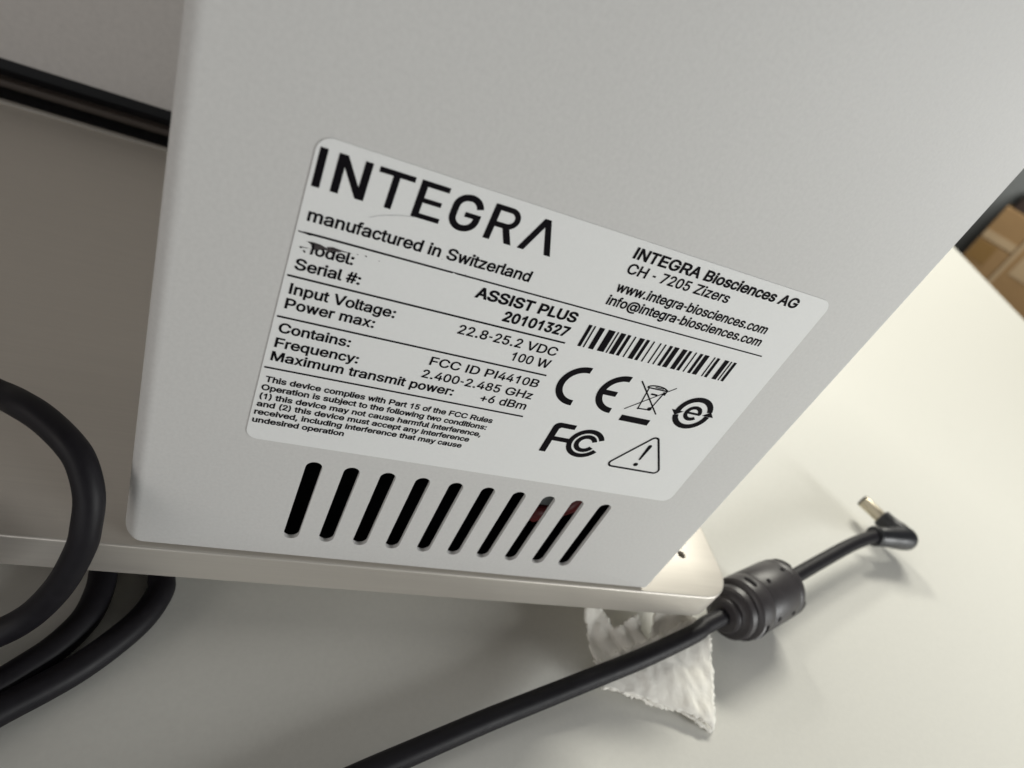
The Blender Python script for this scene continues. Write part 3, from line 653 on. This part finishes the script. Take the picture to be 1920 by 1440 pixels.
# right-angled plug
el_ = Vector((24.62, 4.42, -8.62)); tip = Vector((23.86, 6.22, -8.70)); inb = Vector((22.86, 4.30, -8.60))
d1 = (el_ - inb).normalized(); d2 = (tip - el_).normalized()
PLUG = lathe('plug_body', inb - d1 * .05, el_, [(0, .25), (0, .35), (.03, .385), (.16, .385), (.19, .33), (.24, .33), (.34, .37), (.9, .385), (1.35, .43), (1.75, .455), (1.98, .44), (2.13, .37), (2.23, .24), (2.27, .08)], 'plug', PC, n=40)
lathe('plug_head', el_ - d2 * .42, el_ + d2 * 1.2, [(0, .06), (.04, .22), (.14, .36), (.28, .43), (.48, .455), (.80, .44), (1.0, .385), (1.2, .365), (1.48, .36), (1.52, .33), (1.52, .2)], 'plug', PC, n=40)
BL2 = (tip - (el_ + d2 * 1.05)).length
BAR = lathe('plug_barrel', el_ + d2 * 1.05, tip, [(0, .25), (BL2 - .04, .25), (BL2, .235), (BL2, .13), (BL2 - .3, .12)], 'brass', PC, n=32)
lathe('tip_ring', tip - d2 * .02, tip + d2 * .09, [(0, .24), (.03, .252), (.07, .25), (.10, .22), (.11, .16), (.02, .13)], 'dark_metal', BAR, n=32)

# ------------------------------------------------------------------ black coiled cable at the left
coil = [(-8.5, 3.6, -9.1), (-9.6, 2.0, -8.2), (-8.6, 1.6, -6.7), (-6.2, 1.75, -5.75), (-4.75, 1.62, -5.30), (-3.86, 1.28, -5.21), (-3.44, 0.93, -5.02), (-3.06, 0.64, -4.96), (-2.63, 0.26, -4.98), (-2.35, -0.01, -5.14), (-2.14, -0.34, -5.52), (-2.1, -0.59, -5.99), (-2.14, -0.73, -6.47),
        (-2.39, -.90, -7.35), (-2.83, -1.03, -8.18), (-3.45, -1.22, -8.62), (-4.6, -1.7, -8.85), (-6.6, -2.2, -9.0), (-8.8, -1.4, -9.1), (-9.4, .6, -9.1), (-8.0, 2.6, -9.1), (-5.4, 3.2, -9.1), (-3.1, 2.3, -9.1), (-2.12, 1.05, -9.1),
        (-2.00, .56, -9.1), (-1.97, .12, -9.1), (-2.055, -.447, -9.1), (-2.34, -1.001, -9.1), (-2.72, -1.45, -9.1), (-3.25, -1.95, -9.08), (-4.6, -2.9, -9.1), (-7.0, -3.3, -9.1), (-9.6, -2.2, -9.1), (-10.2, .6, -9.1), (-8.6, 3.4, -9.1), (-5.4, 4.2, -9.1), (-2.4, 3.0, -9.1),
        (-1.1, 1.3, -9.1), (-.919, .54, -9.1), (-.889, .228, -9.1), (-1.07, -.325, -9.1), (-1.419, -.851, -9.1), (-1.897, -1.393, -9.1), (-2.361, -1.794, -9.1), (-2.95, -2.25, -9.1), (-4.6, -3.6, -9.1), (-7.5, -4.2, -9.1)]
CO = sweep('coiled_cable', catmull(coil, 9), [.236 if i < 126 else (.236 + .026 * min(1, (i - 126) / 20)) for i in range((len(coil) - 1) * 9 + 1)], 'rubber', None, n=24, label='thick black cable coiled beside the left end of the base plate', category='cable')

# ------------------------------------------------------------------ folded paper towel under the plate corner
def towel():
    root = empty('paper_towel', label='torn white paper towel folded under the right corner of the base plate', category='paper towel')
    def sheet(name, outline, z_of, thick, seed, step=.085):
        rnd = random.Random(seed); out = []
        for (x0, y0), (x1, y1) in zip(outline, outline[1:] + outline[:1]):
            n = max(1, int(math.hypot(x1 - x0, y1 - y0) / .06))
            for i in range(n):
                t = i / n; jx, jy = rnd.gauss(0, .020), rnd.gauss(0, .020)
                out.append((x0 + (x1 - x0) * t + jx, y0 + (y1 - y0) * t + jy))
        out = ccw(out); xs = [p[0] for p in out]; ys = [p[1] for p in out]
        inner = []
        y = min(ys)
        while y < max(ys):
            x = min(xs)
            while x < max(xs):
                inner.append((x + rnd.uniform(-.02, .02), y + rnd.uniform(-.02, .02))); x += step
            y += step
        ia = np.array(inner); wn = winding([out], ia); inner = [p for p, k in zip(inner, wn) if k]
        vs = [Vector(p) for p in out] + [Vector(p) for p in inner]; es = [(i, (i + 1) % len(out)) for i in range(len(out))]
        ov, _, of, _, _, _ = delaunay_2d_cdt(vs, es, [], 0, 1e-5)
        pts = np.array([(v.x, v.y) for v in ov]); cen = np.array([pts[list(f)].mean(0) for f in of]); k = winding([out], cen)
        fs = [tuple(f) for f, kk in zip(of, k) if kk]
        def h(x, y):
            n1 = noise.noise(Vector((x * .9 + seed, y * 1.6, 0))); n2 = noise.noise(Vector((x * 4 + seed, y * 3, 3))); n3 = noise.noise(Vector((x * 11, y * 11, seed))); n4 = noise.noise(Vector((x * 1.8 + y, y * 1.3 - x * .6, seed * 2)))
            return z_of(x, y) + .05 * n1 + .13 * (abs(n4) - .15) + .02 * n2 + .010 * n3 - .05 * math.exp(-(((x - 11.45) * .88 + (y + 1.15) * .48) / .06) ** 2) * (1 if y < -.9 else 0)
        top = [(x, y, h(x, y)) for x, y in pts]; n = len(top)
        verts = top + [(x, y, max(TABLE_Z + .005, z - thick)) for x, y, z in top]
        faces = list(fs) + [tuple(i + n for i in reversed(f)) for f in fs]
        from collections import Counter
        ed = Counter()
        for f in fs:
            for a, b in zip(f, f[1:] + f[:1]): ed[(min(a, b), max(a, b))] += 1
        for (a, b), c in ed.items():
            if c == 1: faces.append((a, b, b + n, a + n))
        o = mesh(name, verts, faces, 'paper', root, smooth=True)
        return o
    main = [(8.899999999999999, 1.5), (8.95, 0.29), (8.95, -0.76), (9.1, -1.11), (9.17, -1.6), (9.7, -1.66), (10.22, -1.79), (10.82, -1.99), (11.3, -2.02), (11.59, -2.19), (11.91, -2.37), (12.24, -2.51), (12.43, -2.25), (12.59, -1.52), (12.73, -0.75), (12.74, -0.21), (12.37, 0.11), (12.4, 1.5), (11.4, 1.1), (10.78, -0.5), (10.58, -0.25), (10.54, 0.21), (9.99, -0.08), (9.72, -0.22), (9.48, 0.28), (9.450000000000001, 1.5)]
    slope = lambda x, y: TABLE_Z + .10 + .28 * (min(y, 1.2) + 2.4)
    sheet('towel_sheet', main, lambda x, y: slope(x, y) + .05 * math.sin((x - y) * 1.9), .06, 3)
    fold = [(9.17, -1.58), (10.22, -1.77), (11.59, -2.17), (12.24, -2.48), (12.55, -1.52), (12.69, -.75), (12.72, -.15), (12.3, .15), (11.7, -.05), (11.0, -.35), (10.2, -.62), (9.5, -.85), (9.15, -1.0)]
    sheet('towel_fold', fold, lambda x, y: slope(x, y) + .09 + .05 * math.sin(x * 2.1 + y * 2.3), .04, 11)
towel()

# ------------------------------------------------------------------ far background beyond the table edge
Hx, Hy = .61, -.792          # along the face of the stack
Nx, Ny = .792, .61           # away from the camera
def far_box(name, o, s0, s1, d0, d1, z0, z1, m, parent=None, bevel=.4, **props):
    bm = bmesh.new()
    for s in (s0, s1):
        for d in (d0, d1):
            for z in (z0, z1): bm.verts.new(((o[0] + Hx * s + Nx * d) * S, (o[1] + Hy * s + Ny * d) * S, z * S))
    v = list(bm.verts)
    for f in ((0, 1, 3, 2), (4, 6, 7, 5), (0, 4, 5, 1), (2, 3, 7, 6), (0, 2, 6, 4), (1, 5, 7, 3)): bm.faces.new([v[i] for i in f])
    bmesh.ops.recalc_face_normals(bm, faces=bm.faces)
    if bevel: bmesh.ops.bevel(bm, geom=bm.edges[:], offset=bevel * S, segments=2, profile=.5, affect='EDGES')
    me = bpy.data.meshes.new(name); bm.to_mesh(me); bm.free()
    return link(name, me, m, parent, **props)
O = (376.0, 287.8)
def carton(s0, s1, z0, z1, label, tape, depth=34, parts=()):
    e = empty('cardboard_box', label=label, category='cardboard box', group='cartons stacked beyond the table')
    far_box('carton_body', O, s0, s1, 0, depth, z0, z1, 'card', e)
    for (a, b, c, d, mm, nm) in parts: far_box(nm, O, a, b, -.25, .3, c, d, mm, e, bevel=0)
    return e
carton(0, 19.0, -46.5, -27.2, 'brown cardboard box with a pale lower flap, top of the stack beyond the table edge', True, parts=((.4, 18.6, -46.2, -41.5, 'cardlight', 'pale_flap'),))
carton(0, 19.0, -86.0, -46.9, 'cardboard box with darker tan tape, under the top box and beside the table edge', True, parts=((1.0, 12, -59, -47.6, 'tape', 'parcel_tape'),))
carton(19.4, 62, -86.0, -34.5, 'wide brown cardboard box with a pale strip, right of the two stacked boxes', True, parts=((19.6, 21.8, -85, -35, 'cardlight', 'pale_strip'), (25, 60, -56, -44, 'cardlight', 'paper_sheet'),))
far_box('cabinet', O, -60, 60, 36, 80, -86, 10, 'cab', None, label='slate grey cabinet standing behind the cardboard boxes', category='cabinet')
b = empty('storage_bin', label='dark brown bin standing on top of the cardboard box', category='bin')
far_box('bin_body', O, 3.2, 40, 4, 30, -27.1, -14, 'bin', b); far_box('bin_rim', O, 2.6, 40.6, 3.4, 30.6, -14, -12.6, 'cab', b)
